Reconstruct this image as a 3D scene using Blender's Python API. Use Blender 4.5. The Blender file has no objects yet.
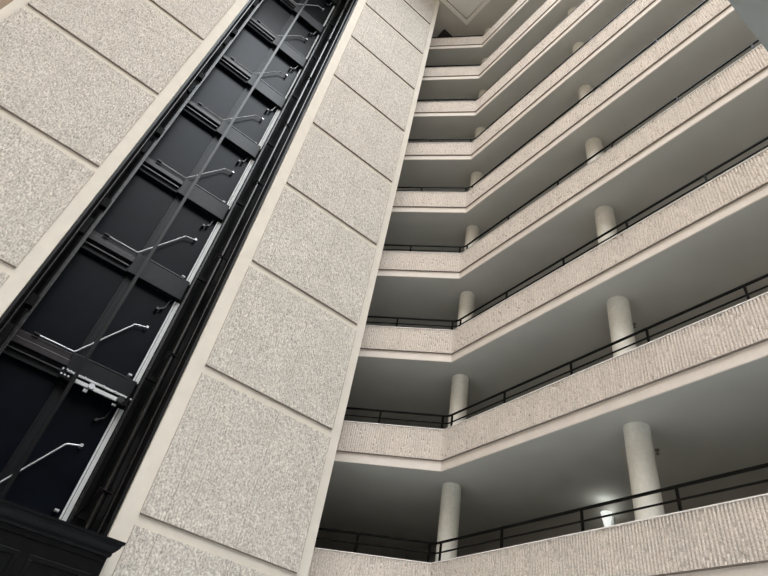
import bpy, math, random
from mathutils import Matrix, Vector
random.seed(7)
sc = bpy.context.scene
col = sc.collection
ORD = ['lowest', 'second', 'third', 'fourth', 'fifth', 'sixth', 'seventh', 'eighth', 'ninth', 'tenth', 'eleventh']
G = 1.6                       # eye height above the atrium floor
FH = 2.9                      # floor to floor height
def zb(k): return 2.54 + G + FH * k      # underside of balcony k
ZC = 28.9 + G                 # ceiling above the top gallery

# ---------------- camera ----------------
cd = bpy.data.cameras.new('camera'); cam = bpy.data.objects.new('camera', cd); col.objects.link(cam)
cd.sensor_width = 36; cd.lens = 569.316 * 36 / 768; cd.clip_start = .05; cd.clip_end = 500
r = Vector((.77284623, -.61473907, .15749469)); u = Vector((-.50795113, -.45049438, .73419375)); f = Vector((.38038711, .64741848, .66042029))
M = Matrix(((r.x, u.x, -f.x, 0), (r.y, u.y, -f.y, 0), (r.z, u.z, -f.z, G), (0, 0, 0, 1)))
cam.matrix_world = M
sc.camera = cam

# ---------------- light ----------------
w = bpy.data.worlds.new('sky'); sc.world = w; w.use_nodes = True
wn = w.node_tree.nodes; wl = w.node_tree.links
bg = wn['Background']
tc = wn.new('ShaderNodeTexCoord'); sx = wn.new('ShaderNodeSeparateXYZ'); wl.new(tc.outputs['Generated'], sx.inputs[0])
cr = wn.new('ShaderNodeValToRGB'); wl.new(sx.outputs['Z'], cr.inputs[0])
cr.color_ramp.elements[0].position = 0.45; cr.color_ramp.elements[0].color = (.07, .065, .06, 1)
cr.color_ramp.elements[1].position = 0.90; cr.color_ramp.elements[1].color = (.98, .985, 1.0, 1)
wl.new(cr.outputs[0], bg.inputs['Color']); bg.inputs['Strength'].default_value = 6.6

def area(name, loc, size, size_y, power, color, target):
    ld = bpy.data.lights.new(name, 'AREA'); ld.shape = 'RECTANGLE'; ld.size = size; ld.size_y = size_y
    ld.energy = power; ld.color = color
    o = bpy.data.objects.new(name, ld); col.objects.link(o); o.location = loc
    o.rotation_euler = (Vector(target) - Vector(loc)).to_track_quat('-Z', 'Y').to_euler()
    return o
# daylight of the glazed roof over the hall
area('skylight_daylight', (-1, -4, 38), 14, 20, 1700, (.68, .87, 1.0), (0, 0, 0))

sc.view_settings.view_transform = 'Standard'
sc.view_settings.look = 'None'
sc.view_settings.gamma = 1
sc.view_settings.use_curve_mapping = False
sc.view_settings.exposure = 0.46

# ---------------- materials ----------------
def mat(name, color, rough=.8, metal=0, spec=.5, emit=None, es=0):
    m = bpy.data.materials.new(name); m.use_nodes = True
    b = m.node_tree.nodes['Principled BSDF']
    b.inputs['Base Color'].default_value = (*color, 1); b.inputs['Roughness'].default_value = rough
    b.inputs['Metallic'].default_value = metal; b.inputs['Specular IOR Level'].default_value = spec
    if emit: b.inputs['Emission Color'].default_value = (*emit, 1); b.inputs['Emission Strength'].default_value = es
    return m
def noisy(name, color, rough=.8, scale=30, amt=.25, bump=.0, spec=.4, scale2=None, amt2=0, bdist=.01, tint=None, metal=0):
    m = mat(name, color, rough, metal, spec); nt = m.node_tree; n = nt.nodes; l = nt.links; b = n['Principled BSDF']
    t = n.new('ShaderNodeTexCoord')
    a = n.new('ShaderNodeTexNoise'); a.inputs['Scale'].default_value = scale; a.inputs['Detail'].default_value = 4
    l.new(t.outputs['Object'], a.inputs['Vector'])
    mr = n.new('ShaderNodeMapRange'); mr.inputs['From Min'].default_value = .3; mr.inputs['From Max'].default_value = .7
    mr.inputs['To Min'].default_value = 1 - amt; mr.inputs['To Max'].default_value = 1 + amt
    l.new(a.outputs['Fac'], mr.inputs['Value']); fac = mr.outputs[0]
    if scale2:
        a2 = n.new('ShaderNodeTexNoise'); a2.inputs['Scale'].default_value = scale2; a2.inputs['Detail'].default_value = 3
        l.new(t.outputs['Object'], a2.inputs['Vector'])
        m2 = n.new('ShaderNodeMapRange'); m2.inputs['From Min'].default_value = .3; m2.inputs['From Max'].default_value = .7
        m2.inputs['To Min'].default_value = 1 - amt2; m2.inputs['To Max'].default_value = 1 + amt2
        l.new(a2.outputs['Fac'], m2.inputs['Value'])
        mm = n.new('ShaderNodeMath'); mm.operation = 'MULTIPLY'; l.new(fac, mm.inputs[0]); l.new(m2.outputs[0], mm.inputs[1]); fac = mm.outputs[0]
    vm = n.new('ShaderNodeVectorMath'); vm.operation = 'SCALE'; vm.inputs[0].default_value = color; l.new(fac, vm.inputs['Scale'])
    l.new(vm.outputs[0], b.inputs['Base Color'])
    if bump:
        bp = n.new('ShaderNodeBump'); bp.inputs['Strength'].default_value = bump; bp.inputs['Distance'].default_value = bdist
        l.new(a.outputs['Fac'], bp.inputs['Height']); l.new(bp.outputs[0], b.inputs['Normal'])
    return m
M_rib_tower = noisy('fractured_rib_concrete', (.63, .58, .515), .95, 28, .32, .7, .2, 1.3, .04, .03)
M_rib_balc = noisy('ribbed_concrete', (.71, .635, .56), .95, 45, .30, .35, .2, 1.7, .05, .012)
M_trim = noisy('cast_concrete_trim', (.73, .67, .58), .85, 3, .04, .0, .3, 60, .04)
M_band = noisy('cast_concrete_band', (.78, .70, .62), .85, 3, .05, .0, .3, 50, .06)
M_shadow = mat('painted_shadow_line', (.20, .165, .135), .9)  # painted shade for the strips under the panels and inside the ceiling lip
M_cap = noisy('coping_concrete', (.78, .73, .68), .7, 5, .04)
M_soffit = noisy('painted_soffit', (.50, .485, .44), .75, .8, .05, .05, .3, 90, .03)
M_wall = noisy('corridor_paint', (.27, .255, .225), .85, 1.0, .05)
M_col = noisy('column_paint', (.76, .74, .66), .55, 2.0, .05, .05, .4, 14, .05)
M_floor = noisy('pale_floor_stone', (.76, .82, .87), .6, 2.0, .08)
M_left = noisy('taupe_plaster', (.55, .44, .34), .9, 3.0, .08)
M_rail = mat('black_railing_paint', (.005, .0045, .004), .35, 0, .06)
M_black = noisy('black_shaft_paint', (.004, .004, .004), .6, 4, .3, .2, .12)
M_lining = noisy('black_shaft_lining', (.005, .005, .005), .45, 5, .4, .3, .2)
M_door = noisy('blue_black_door_enamel', (.003, .0045, .008), .28, 2.2, .3, .05, .08)
M_beam = noisy('dark_steel_beam', (.006, .007, .009), .38, 6, .3, .1, .2)
M_beam2 = noisy('charcoal_steel_housing', (.016, .012, .0135), .36, 6, .3, .1, .3)
M_steel = mat('bare_steel', (.50, .50, .50), .4, .5)
M_gsteel = noisy('grey_guide_rail_steel', (.055, .055, .055), .25, 10, .3, 0, .5, metal=.6)
M_cond = noisy('grey_conduit', (.010, .010, .0105), .25, 8, .3, 0, .6)
M_white = noisy('off_white_strip', (.66, .67, .66), .5, 20, .05)
M_strip = mat('white_edge_strip_paint', (.88, .89, .88), .5)
M_cable = mat('grey_travelling_cable', (.010, .0105, .011), .24, 0, .2)
M_wood = noisy('black_panelled_joinery', (.005, .005, .0055), .35, 5, .25, .05, .13)
M_bolt = mat('zinc_bolt', (.6, .62, .65), .3, .8)
M_glass = mat('frosted_sconce_glass', (.8, .8, .78), .3, 0, .5, (.95, 1, .95), .6)
M_brass = mat('dull_sprinkler_metal', (.25, .22, .18), .4, .6)
M_vent = mat('dark_hatch', (.035, .03, .025), .7)

# ---------------- mesh helpers ----------------
class MB:
    def __init__(s): s.v = []; s.f = []
    def box(s, x0, x1, y0, y1, z0, z1):
        b = len(s.v)
        s.v += [(x, y, z) for z in (z0, z1) for y in (y0, y1) for x in (x0, x1)]
        s.f += [(b, b+2, b+3, b+1), (b+4, b+5, b+7, b+6), (b, b+1, b+5, b+4), (b+2, b+6, b+7, b+3), (b, b+4, b+6, b+2), (b+1, b+3, b+7, b+5)]
        return s
    def tube(s, pts, rad, n=10, flat=1.0):
        pts = [Vector(p) for p in pts]; b0 = len(s.v); rings = []
        for i, p in enumerate(pts):
            if i == 0: d = (pts[1] - p).normalized()
            elif i == len(pts) - 1: d = (p - pts[i-1]).normalized()
            else: d = ((p - pts[i-1]).normalized() + (pts[i+1] - p).normalized()).normalized()
            ref = Vector((0, 0, 1)) if abs(d.z) < .9 else Vector((0, 1, 0))
            a = d.cross(ref).normalized(); c = a.cross(d).normalized()
            rr = rad[i] if isinstance(rad, (list, tuple)) else rad
            ring = []
            for j in range(n):
                t = 2 * math.pi * j / n
                ring.append(len(s.v)); q = p + a * math.cos(t) * rr * flat + c * math.sin(t) * rr; s.v.append(tuple(q))
            rings.append(ring)
        for a, b in zip(rings, rings[1:]):
            for j in range(n): s.f.append((a[j], a[(j+1) % n], b[(j+1) % n], b[j]))
        s.f.append(tuple(rings[0][::-1])); s.f.append(tuple(rings[-1]))
        return s
    def lathe(s, cx, cy, prof, n=40):
        rings = []
        for rr, z in prof:
            ring = []
            for j in range(n):
                t = 2 * math.pi * j / n; ring.append(len(s.v)); s.v.append((cx + rr * math.cos(t), cy + rr * math.sin(t), z))
            rings.append(ring)
        for a, b in zip(rings, rings[1:]):
            for j in range(n): s.f.append((a[j], a[(j+1) % n], b[(j+1) % n], b[j]))
        s.f.append(tuple(rings[0][::-1])); s.f.append(tuple(rings[-1]))
        return s
    def prism(s, poly, z0, z1):
        b = len(s.v); n = len(poly)
        s.v += [(x, y, z0) for x, y in poly] + [(x, y, z1) for x, y in poly]
        s.f.append(tuple(range(b + n - 1, b - 1, -1))); s.f.append(tuple(range(b + n, b + 2 * n)))
        for i in range(n): j = (i + 1) % n; s.f.append((b + i, b + j, b + n + j, b + n + i))
        return s
    def sweep(s, path, prof, side=1):
        """closed profile [(offset, z)] along a 2D path, mitred; positive offset to the right of travel * side"""
        P = [Vector(p) for p in path]; rings = []
        for i, p in enumerate(P):
            def nrm(a, b): d = (b - a).normalized(); return Vector((d.y, -d.x)) * side
            if i == 0: m = nrm(P[0], P[1])
            elif i == len(P) - 1: m = nrm(P[-2], P[-1])
            else:
                a, b = nrm(P[i-1], p), nrm(p, P[i+1]); m = (a + b).normalized(); m = m / m.dot(a)
            ring = []
            for o, z in prof: ring.append(len(s.v)); s.v.append((p.x + m.x * o, p.y + m.y * o, z))
            rings.append(ring)
        n = len(prof)
        for a, b in zip(rings, rings[1:]):
            for j in range(n): s.f.append((a[j], a[(j+1) % n], b[(j+1) % n], b[j]))
        s.f.append(tuple(rings[0][::-1])); s.f.append(tuple(rings[-1]))
        return s
    def ribs(s, p0, d, length, z0, z1, n, thick, pitch=.055, depth=.017, rowh=.06, jit=.008, broken=.2):
        """rib-faced slab: front at p0 + n*thick, ribs vertical, chipped at random"""
        us = []
        k = max(1, int(round(length / pitch))); pt = length / k
        for i in range(k):
            for t, dep in ((0, 0), (.48, 0), (.58, 1), (.90, 1)): us.append(((i + t) * pt, dep))
        us.append((length, 0))
        rows = max(1, int(round((z1 - z0) / rowh))); b = len(s.v); W = len(us)
        for rI in range(rows + 1):
            z = z0 + (z1 - z0) * rI / rows
            for i, (uu, dep) in enumerate(us):
                edge = rI in (0, rows) or i in (0, W - 1)
                if dep == 0 and i % 4 == 0: ch = random.random() * jit + (depth * .75 if random.random() < broken else 0)
                elif dep: ch = random.random() * jit * .3
                if i in (0, W - 1): ch = 0
                o = thick - dep * depth - ch
                s.v.append((p0[0] + d[0] * uu + n[0] * o, p0[1] + d[1] * uu + n[1] * o, z + (0 if edge else (random.random() - .5) * rowh * .5)))
        for rI in range(rows):
            for i in range(W - 1):
                a = b + rI * W + i; s.f.append((a, a + 1, a + W + 1, a + W))
        # rim going back to the wall
        loop = [b + i for i in range(W)] + [b + rI * W + W - 1 for rI in range(1, rows + 1)] + [b + rows * W + i for i in range(W - 2, -1, -1)] + [b + rI * W for rI in range(rows - 1, 0, -1)]
        base = len(s.v); L = len(loop)
        for vi in loop:
            v = Vector(s.v[vi]); q = (v.x - p0[0]) * n[0] + (v.y - p0[1]) * n[1]
            s.v.append((v.x - n[0] * q, v.y - n[1] * q, v.z))
        for i in range(L): j = (i + 1) % L; s.f.append((loop[i], base + i, base + j, loop[j]))
        return s
    def build(s, name, m, parent=None, smooth=False, bevel=0, origin=None):
        me = bpy.data.meshes.new(name); o = bpy.data.objects.new(name, me)
        org = Vector((0, 0, 0))
        if parent is not None: org = Vector(parent.get('_w', (0, 0, 0)))
        elif origin is not None: org = Vector(origin)
        me.from_pydata([tuple(Vector(v) - org) for v in s.v], [], s.f); me.update(); me.validate()
        me.materials.append(m)
        if smooth:
            for p in me.polygons: p.use_smooth = True
            me.set_sharp_from_angle(angle=math.radians(40))
        col.objects.link(o)
        if parent is not None: o.parent = parent; o['_w'] = parent.get('_w', (0, 0, 0))
        else: o.location = org; o['_w'] = tuple(org)
        if bevel:
            bv = o.modifiers.new('bevel', 'BEVEL'); bv.width = bevel; bv.segments = 2; bv.limit_method = 'ANGLE'
        return o
def thing(name, label, cat, loc, group=None):
    o = bpy.data.objects.new(name, None); col.objects.link(o); o.location = loc; o['_w'] = tuple(loc); o.empty_display_size = .1
    o['label'] = label; o['category'] = cat
    if group: o['group'] = group
    return o
def tag(o, label, cat, group=None):
    o['label'] = label; o['category'] = cat
    if group: o['group'] = group
    return o
def struct(o): o['kind'] = 'structure'; return o

# ================= THE SETTING =================
struct(MB().box(-16, 11, -14.4, 19.5, -.3, 0).build('floor', M_floor))
BX, CY = 7.69, 9.05                       # gallery plane and its corner
S1 = 2.89                                  # length of the canted gallery front
E1 = (BX - S1 * .70711, CY + S1 * .70711)
YE = -6.0
WX = 10.7
# corridor walls behind the galleries
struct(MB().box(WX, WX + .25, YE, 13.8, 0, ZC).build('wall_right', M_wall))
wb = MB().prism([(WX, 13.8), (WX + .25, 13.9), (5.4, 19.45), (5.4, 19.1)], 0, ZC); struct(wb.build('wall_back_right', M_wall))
# wall far to the left of the shaft
struct(MB().prism([(-6.87, 9.3), (-4.75, 11.9), (-5.0, 12.1), (-7.12, 9.3), (-7.12, -6), (-6.87, -6)], 0, ZC).build('wall_left', M_left))

FY = 9.985
# concrete piers left and right of the lift shaft
def pier(name, x0, x1, px0, px1, joints, zlo, n0, n1, depth):
    w_ = struct(MB().box(x0, x1, FY, FY + depth, 0, ZC + 1).build(name, M_trim, bevel=.012))
    for i in range(n0, n1):
        z0 = 2.775 + G + FH * i; z1 = z0 + 2.70
        if z1 > ZC + 1: break
        z0 = max(z0, .15)
        if z1 < z0 + .1: continue
        m = MB(); xs = [px0] + joints + [px1]
        for a, b in zip(xs, xs[1:]):
            m.ribs((a + .001, FY), (1, 0), b - a - .002, z0, z1, (0, -1), .05, pitch=.05, depth=.018, rowh=.07, jit=.014, broken=.5)
        m.build('wall_panel', M_rib_tower, w_)
        MB().box(px0 + .01, px1 - .01, FY - .036, FY, z0 - .016, z0).build('shadow_strip', M_shadow, w_)  # brown strip stands for the shadow line under the panel edge
    return w_
pier('wall_front_right', 1.985, 5.57, 2.285, 5.33, [2.69, 4.04], 0, -1, 10, 9.3)
pier('wall_front_left', -4.62, -1.055, -4.41, -1.325, [-3.05, -1.73], 0, -1, 10, 2.4)
# shaft lining
struct(MB().box(1.93, 1.984, FY + .07, 12.2, 0, ZC + 1).build('trim_1', M_lining))
struct(MB().box(-1.054, -1.0, FY + .03, 12.2, 0, ZC + 1).build('trim_2', M_lining))
struct(MB().box(-1.0, 1.93, 12.12, 12.35, 0, ZC + 1).build('wall_shaft', M_black))

# ceiling above the top gallery and the raised one over the hall
m = MB()
m.prism([(7.30, YE), (7.30, 9.90), (-6.8, 9.90), (-6.8, 19.5), (WX + .25, 19.5), (WX + .25, YE)][::-1], ZC, ZC + .9)
ce = struct(m.build('ceiling', noisy('ceiling_paint', (.62, .58, .51), .8, .8, .04)))
m = MB()
m.sweep([(7.295, YE), (7.295, 9.895), (-6.8, 9.895)], [(0, ZC - .05), (0, ZC + .25), (-.10, ZC + .25), (-.10, ZC + .02), (-.17, ZC + .02), (-.17, ZC - .05)], side=1)
struct(m.build('trim_3', noisy('white_lip_paint', (.92, .88, .80), .8, 3, .02)))
struct(MB().sweep([(7.295, YE), (7.295, 9.895), (-6.8, 9.895)], [(-.102, ZC + .03), (-.102, ZC + .245), (-.14, ZC + .245), (-.14, ZC + .03)]).build('trim_4', M_shadow))  # shade of the step inside the lip, put in as a dark strip
m = MB()
m.box(-6.8, 7.29, 7.2, 9.88, ZC + .255, ZC + .5)
struct(m.build('ceiling_2', noisy('upper_ceiling_paint', (.88, .85, .78), .8, .8, .04)))
struct(MB().box(-16, 11, -14.4, -14, 0, 20).build('wall_opposite_added', noisy('dark_taupe_wall', (.10, .09, .08), .9, 1.0, .1)))  # unseen far wall, added dark so the lift doors reflect less sky
# the slab the camera stands under
struct(MB().prism([(-5.5, .235), (BX - .1, .235), (BX - .1, -6), (-5.5, -6)][::-1], 5.44 + G, 5.44 + G + .3).build('ceiling_3', noisy('canopy_paint', (.30, .30, .27), .8, .8, .03)))

# ================= GALLERIES =================
A_ = (BX, YE); C_ = (BX, CY)
path = [A_, C_, E1]
n1 = (-.70711, -.70711); d1 = (-.70711, .70711)
JY = [CY, 7.93, 6.48, 5.03, 3.58, 2.13, .68, -.77, -2.22, -3.67, YE]
def balcony(k):
    z = zb(k)
    t = thing('balcony', f'long angled concrete balcony front with ribbed panels, {ORD[k]} from the bottom of the photo' if k else
              'long angled concrete balcony front with ribbed panels, lowest one at the bottom edge', 'balcony', (BX, CY, z), 'stacked ribbed concrete balconies')
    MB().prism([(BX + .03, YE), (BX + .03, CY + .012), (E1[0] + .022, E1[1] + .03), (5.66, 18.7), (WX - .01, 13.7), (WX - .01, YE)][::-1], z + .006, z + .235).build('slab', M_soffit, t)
    m = MB(); m.sweep(path, [(0, z), (.03, z), (.03, z + .24), (.16, z + .24), (.16, z + .975), (0, z + .975)]); m.build('fascia', M_band, t, bevel=.01)
    m = MB()
    for a, b in zip(JY, JY[1:]):
        L = a - b - .004
        m.ribs((BX, b + .002), (0, 1), L, z + .245, z + .975, (-1, 0), .045, pitch=.053, depth=.028, rowh=.05, jit=.006, broken=.07)
    js = [0.0, 1.37, 2.78]
    for a, b in zip(js, js[1:]):
        # runs from the far end towards the corner so the face looks into the hall
        m.ribs((C_[0] + d1[0] * (b - .002), C_[1] + d1[1] * (b - .002)), (-d1[0], -d1[1]), b - a - .004 + (.018 if a == 0 else 0), z + .245, z + .975, n1, .045, pitch=.053, depth=.028, rowh=.05, jit=.006, broken=.07)
    m.build('ribbed_panel', M_rib_balc, t)
    m = MB(); m.sweep(path, [(-.032, z + .229), (0, z + .229), (0, z + .245), (-.032, z + .245)]); m.build('shadow_strip', M_shadow, t)  # shadow below the ribbed panels, coloured in as a thin strip
    m = MB(); m.sweep(path, [(-.05, z + .976), (.17, z + .976), (.17, z + 1.0), (-.047, z + 1.0)]); m.build('coping', M_cap, t, bevel=.006)
    return t
for k in range(9): balcony(k)

# railings
def railing(k):
    z = zb(k) + 1.04; o = .11
    t = thing('railing', f'black metal railing with top and middle bar on the {ORD[k]} balcony', 'railing', (BX + o, CY, z), 'railings above the balcony fronts')
    tn = math.tan(math.pi / 8)
    Cc = (BX + o, CY + o * tn)
    def on2(y): return (BX + o, y)
    def on1(s): return (Cc[0] + d1[0] * s, Cc[1] + d1[1] * s)
    pr = [(on2(YE + .1)), on2(Cc[1] - .05), on1(.05), on1(2.7)]
    def bar(h, r, nm):
        m = MB(); m.sweep(pr, [(-r, z + h - r * .6), (-r * .6, z + h - r), (r * .6, z + h - r), (r, z + h - r * .6), (r, z + h + r * .6), (r * .6, z + h + r), (-r * .6, z + h + r), (-r, z + h + r * .6)])
        m.build(nm, M_rail, t)
    bar(.385, .022, 'top_rail'); bar(.19, .014, 'middle_rail')
    for p in [on2(Cc[1] - .13), on2(7.34), on2(5.62), on2(4.0), on2(2.31), on2(.68), on1(.13), on1(1.62), on1(2.66)]:
        m = MB(); m.box(p[0] - .018, p[0] + .018, p[1] - .018, p[1] + .018, z - .04, z + .365); m.box(p[0] - .035, p[0] + .035, p[1] - .035, p[1] + .035, z - .04, z - .03)
        m.build('post', M_rail, t)
for k in range(9): railing(k)

# columns
def column(k, cx, cy, where):
    z0 = zb(k) + .24; z1 = (zb(k + 1) + .005) if k < 8 else ZC
    o = MB().lathe(cx, cy, [(.235, z0), (.235, z0 + .08), (.22, z0 + .1), (.22, z1 - .26), (.214, z1 - .255), (.214, z1 - .245), (.22, z1 - .24), (.22, z1)], 40).build('column', M_col, smooth=True, origin=(cx, cy, z0))
    tag(o, f'round cream column {where} on the {ORD[k]} balcony', 'column', 'round gallery columns')
for k in range(9): column(k, 8.36, 9.41, 'behind the bend of the railing')
for k in range(7): column(k, 8.40, 4.81, 'partway along the right-hand run')

# sprinkler heads and the lit sconce
for k, (sx_, sy_) in {0: (9.24, 4.96), 1: (9.18, 4.956)}.items():
    z = zb(k + 1) + .005
    t = thing('sprinkler_head', f'small metal sprinkler head under the ceiling of the {ORD[k]} gallery, beside the column', 'sprinkler', (sx_, sy_, z))
    MB().lathe(sx_, sy_, [(.045, z - .012), (.045, z)], 20).build('escutcheon', M_brass, t, smooth=True)
    MB().lathe(sx_, sy_, [(.03, z - .10), (.03, z - .09), (.012, z - .088), (.012, z - .012)], 16).build('nozzle', M_brass, t, smooth=True)
px, py, pz = WX, 6.99, 5.02 + G
t = thing('wall_sconce', 'lit frosted glass uplight seen between the railing bars of the lowest balcony', 'wall lamp', (px, py, pz))
MB().box(px - .03, px, py - .07, py + .07, pz - .12, pz + .1).build('backplate', M_white, t)
MB().lathe(px - .16, py, [(.045, pz - .18), (.06, pz - .16), (.11, pz + .12), (.115, pz + .14), (.10, pz + .14), (.05, pz - .13)], 28).build('glass_shade', M_glass, t, smooth=True)
MB().box(px - .07, px - .02, py - .02, py + .02, pz - .1, pz - .06).build('bracket', M_white, t)
ld = bpy.data.lights.new('sconce_bulb', 'POINT'); ld.energy = 1.5; ld.color = (.9, .98, 1); ld.shadow_soft_size = .08
lo = bpy.data.objects.new('sconce_bulb', ld); col.objects.link(lo); lo.location = (px - .16, py, pz + .19)

# dark hatch in the top ceiling
t = thing('ceiling_hatch', 'dark square hatch in the top ceiling beside the pier', 'hatch', (7.1, 11.3, ZC))
MB().box(6.63, 7.55, 10.80, 11.75, ZC - .03, ZC - .002).build('hatch_panel', M_vent, t)
MB().sweep([(6.63, 10.80), (7.55, 10.80), (7.55, 11.75), (6.63, 11.75), (6.63, 10.801)], [(-.02, ZC - .045), (.03, ZC - .045), (.03, ZC - .001), (-.02, ZC - .001)]).build('hatch_frame', M_vent, t)

# ================= LIFT SHAFT =================
NB = 9
def bz(n): return 5.08 + G + FH * n       # underside of landing beam n
def landing_beam(n):
    z = bz(n)
    t = thing('landing_beam', f'dark steel landing beam across the lift shaft, {ORD[n]} one up from the panelled enclosure', 'beam', (-.87, 12, z), 'landing beams of the lift shaft')
    MB().box(-.87, .22, 11.95, 12.1, z + .36, z + .57).build('header_plate', M_beam2, t, bevel=.01)
    MB().box(-.87, .22, 11.80, 12.1, z + .22, z + .36).build('track_housing', M_beam2, t, bevel=.012)
    MB().box(-.87, .20, 11.90, 12.1, z - .02, z + .22).build('hanger_track', M_beam, t)
    MB().box(-.86, .18, 11.83, 11.89, z + .10, z + .125).build('track_rod', M_gsteel, t)
    MB().box(.2, 1.56, 11.86, 12.1, z - .02, z + .57).build('sill_plate', M_beam, t, bevel=.01)
    MB().box(.50, 1.40, 11.845, 11.86, z + .55, z + .57).build('edge_angle', M_gsteel, t)
def landing_door(n):
    z0 = bz(n) + .575; z1 = bz(n + 1) - .025
    if n == -2: z0 = .2
    t = thing('lift_door', f'back of a black lift landing door with steel arm, {ORD[n + 1]} one in view', 'lift door', (.3, 12.1, z0), 'landing doors of the lift shaft')
    MB().box(-.88, .26, 12.03, 12.1, z0, z1).build('door_panel', M_door, t, bevel=.008)
    MB().box(.40, 1.5, 12.05, 12.1, z0, z1).build('door_panel', M_door, t, bevel=.008)
    MB().box(.25, .42, 12.0, 12.09, z0, z1).box(.285, .315, 11.985, 12.0, z0, z1).build('meeting_stile', M_beam, t, bevel=.005)
    wdt = .125 if n <= 3 else .05
    MB().box(1.535 - wdt / 2, 1.535 + wdt / 2, 11.97, 12.04, z0 + .01, z1 - .03).build('edge_strip', M_strip, t)
    MB().box(1.535 - wdt / 2 + .03 * wdt / .115, 1.535 - wdt / 2 + .04 * wdt / .115, 11.965, 11.97, z0 + .01, z1 - .03).build('strip_groove', M_beam, t)
    MB().box(1.33, 1.41, 11.96, 12.05, z0 + .11, z0 + .15).build('latch', M_white, t)
    if n > -2:
        arm = MB().tube([(-.57, 11.9, z0 + .02), (.18, 11.9, z0 + .02), (.20, 11.9, z0 + .03), (.94, 11.95, z0 + 1.22), (.97, 11.95, z0 + 1.24), (1.2, 11.97, z0 + 1.31)], .017, 8).build('closer_arm', M_steel, t, smooth=True)
        MB().tube([(1.2, 11.93, z0 + 1.31), (1.2, 12.05, z0 + 1.31)], .034, 12).build('arm_pivot', M_steel, t, smooth=True)
        MB().box(-.62, -.5, 11.86, 11.93, z0 + .003, z0 + .045).build('arm_bracket', M_beam2, t)
    MB().tube([(1.40, 11.95, z1 - .02), (1.37, 11.95, z1 - .05), (1.335, 11.95, z1 - .34), (1.22, 11.95, z1 - .43)], .014, 8).build('lock_hook', M_steel if n > 2 else M_gsteel, t, smooth=True)
    MB().tube([(1.2, 11.92, z1 - .44), (1.2, 12.05, z1 - .44)], .034, 12).tube([(1.30, 11.92, z1 - .36), (1.30, 12.05, z1 - .36)], .024, 12).build('lock_roller', M_gsteel, t, smooth=True)
for n in range(0, NB - 1): landing_beam(n)
for n in range(-1, NB - 1): landing_door(n)
# the bright door operator under the second beam
z = bz(0)
t = thing('door_operator', 'pale metal door operator bars with a round roller low in the shaft', 'door operator', (.8, 11.8, z))
MB().box(.2, .26, 11.74, 11.86, z - .05, z + .14).box(1.5, 1.56, 11.74, 11.86, z - .05, z + .14).box(.2, 1.56, 11.78, 11.80, z - .05, z + .14).build('mounting_plate', M_black, t)
MB().box(.17, 1.60, 11.74, 11.78, z + .105, z + .14).build('upper_bar', M_white, t)
MB().box(.42, 1.36, 11.72, 11.76, z - .045, z + .03).build('lower_bar', M_white, t)
MB().tube([(.80, 11.66, z), (.80, 11.73, z)], .06, 20).build('roller', M_bolt, t, smooth=True)
MB().tube([(1.40, 11.66, z), (1.40, 11.76, z)], .07, 16).build('pulley', M_gsteel, t, smooth=True)
for bx_ in (.20, .27, .34, .5): MB().tube([(bx_, 11.70, z), (bx_, 11.75, z)], .02, 8).build('bolt', M_bolt, t)
for bx_ in (.26, .33, .42, .62, 1.0, 1.25): MB().tube([(bx_, 11.71, z + .125), (bx_, 11.75, z + .125)], .018, 8).build('bolt', M_bolt, t)
MB().box(.70, .78, 11.74, 11.78, z - .13, z - .07).build('tab', M_white, t)
MB().box(1.30, 1.38, 11.74, 11.78, z - .14, z - .11).build('tab', M_white, t)

ZT = ZC + .5
# guide rail on the left
t = thing('guide_rail', 'grey steel guide rail running up the left side of the lift shaft', 'guide rail', (-.84, 11.3, 0))
MB().box(-.89, -.82, 11.28, 11.30, .05, ZT).box(-.85, -.84, 11.20, 11.29, .05, ZT).build('rail', M_gsteel, t)
for n in range(-1, 10):
    z = 5.78 + G + FH * n
    MB().box(-1.0, -.86, 11.15, 11.32, z, z + .25).build('clamp', M_black, t)
    MB().box(-.99, -.9, 11.0, 11.1, z - 1.0, z - .55).build('switch_box', M_black, t)
t = thing('guide_rail', 'slim dark guide rail running up the right side of the lift shaft', 'guide rail', (1.56, 11.6, 0))
MB().box(1.58, 1.62, 11.59, 11.61, .05, ZT).box(1.595, 1.605, 11.52, 11.6, .05, ZT).build('rail', M_gsteel, t)
MB().box(1.66, 1.76, 11.85, 12.1, .05, ZT).build('backing_channel', M_black, t)
for n in range(-1, 10):
    z = 5.7 + G + FH * n
    MB().box(1.60, 1.9, 11.62, 11.68, z, z + .1).build('clamp', M_black, t)
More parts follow.
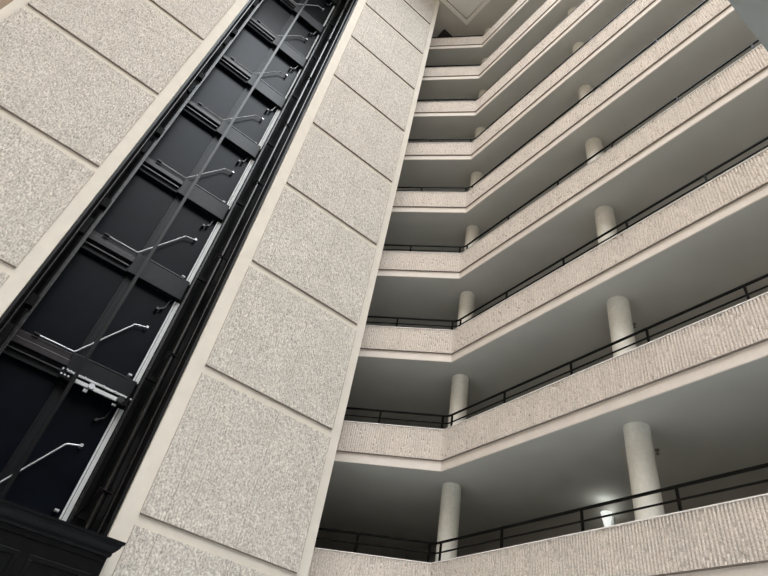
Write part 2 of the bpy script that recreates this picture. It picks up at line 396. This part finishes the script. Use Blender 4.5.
# conduit with brackets on the right
t = thing('conduit_pipe', 'thick dark conduit pipe clamped up the right side of the lift shaft', 'pipe', (1.8, 10.95, 0))
MB().tube([(1.81, 10.95, .05), (1.81, 10.95, ZT)], .062, 18).build('pipe', M_cond, t, smooth=True)
for n in range(-1, 10):
    z = 6.05 - 2.9 * 0 + G + FH * n
    MB().tube([(1.93, 10.92, z), (1.74, 10.84, z), (1.70, 10.9, z + .02), (1.72, 11.08, z)], .022, 8).tube([(1.70, 10.87, z), (1.62, 11.4, z - .45)], .014, 8).build('clamp', M_beam2, t, smooth=True)
for i, (xx, yy, lb) in enumerate(((1.90, 10.35, 'thin black cable run nearest the right edge of the lift shaft'), (-1.0 + .03, 10.4, 'thin black cable run nearest the left edge of the lift shaft'))):
    o = MB().tube([(xx, yy, .05), (xx, yy, ZT)], .028, 10).build('cable_run', M_cond, smooth=True, origin=(xx, yy, 0)); tag(o, lb, 'cable')
# travelling cable
o = MB().box(.40, .475, 11.38, 11.39, 2, ZT).build('travelling_cable', M_cable, origin=(.44, 11.385, 2)); tag(o, 'flat grey travelling cable hanging down the middle of the shaft', 'cable')

# panelled enclosure at the foot of the shaft
yF = 9.40; xr = 1.98; top = 2.14 + G; xr = 1.99
t = thing('shaft_enclosure', 'black panelled enclosure with a moulded cornice at the foot of the lift shaft', 'enclosure', (.4, yF, 0))
MB().box(-1.2, xr, yF, 9.93, 0, top - .02).build('body', M_wood, t, bevel=.006)
prof = [(0, top), (.13, top), (.13, top - .035), (.105, top - .05), (.095, top - .09), (.06, top - .14), (.035, top - .16), (.035, top - .20), (.02, top - .22), (0, top - .22)]
MB().sweep([(-1.2, yF), (xr, yF), (xr, 9.95)], prof, side=1).build('cornice', M_wood, t)
MB().box(-1.2, xr - .03, yF - .02, yF, top - .30, top - .28).build('bead', M_wood, t)
for xa, xb in ((-1.05, -.1), (.02, .92), (1.04, 1.88)):
    m = MB(); zt = top - .48
    m.sweep([(xa, 0.3), (xb, .3)], [(0, 0), (.01, 0), (.01, .01), (0, .01)])
    m = MB(); m.box(xa, xb, yF - .016, yF, .35, .41).box(xa, xb, yF - .016, yF, zt - .06, zt).box(xa, xa + .06, yF - .016, yF, .41, zt - .06).box(xb - .06, xb, yF - .016, yF, .41, zt - .06)
    m.build('raised_moulding', M_wood, t, bevel=.005)

for o in list(bpy.data.objects):
    if '_w' in o: del o['_w']
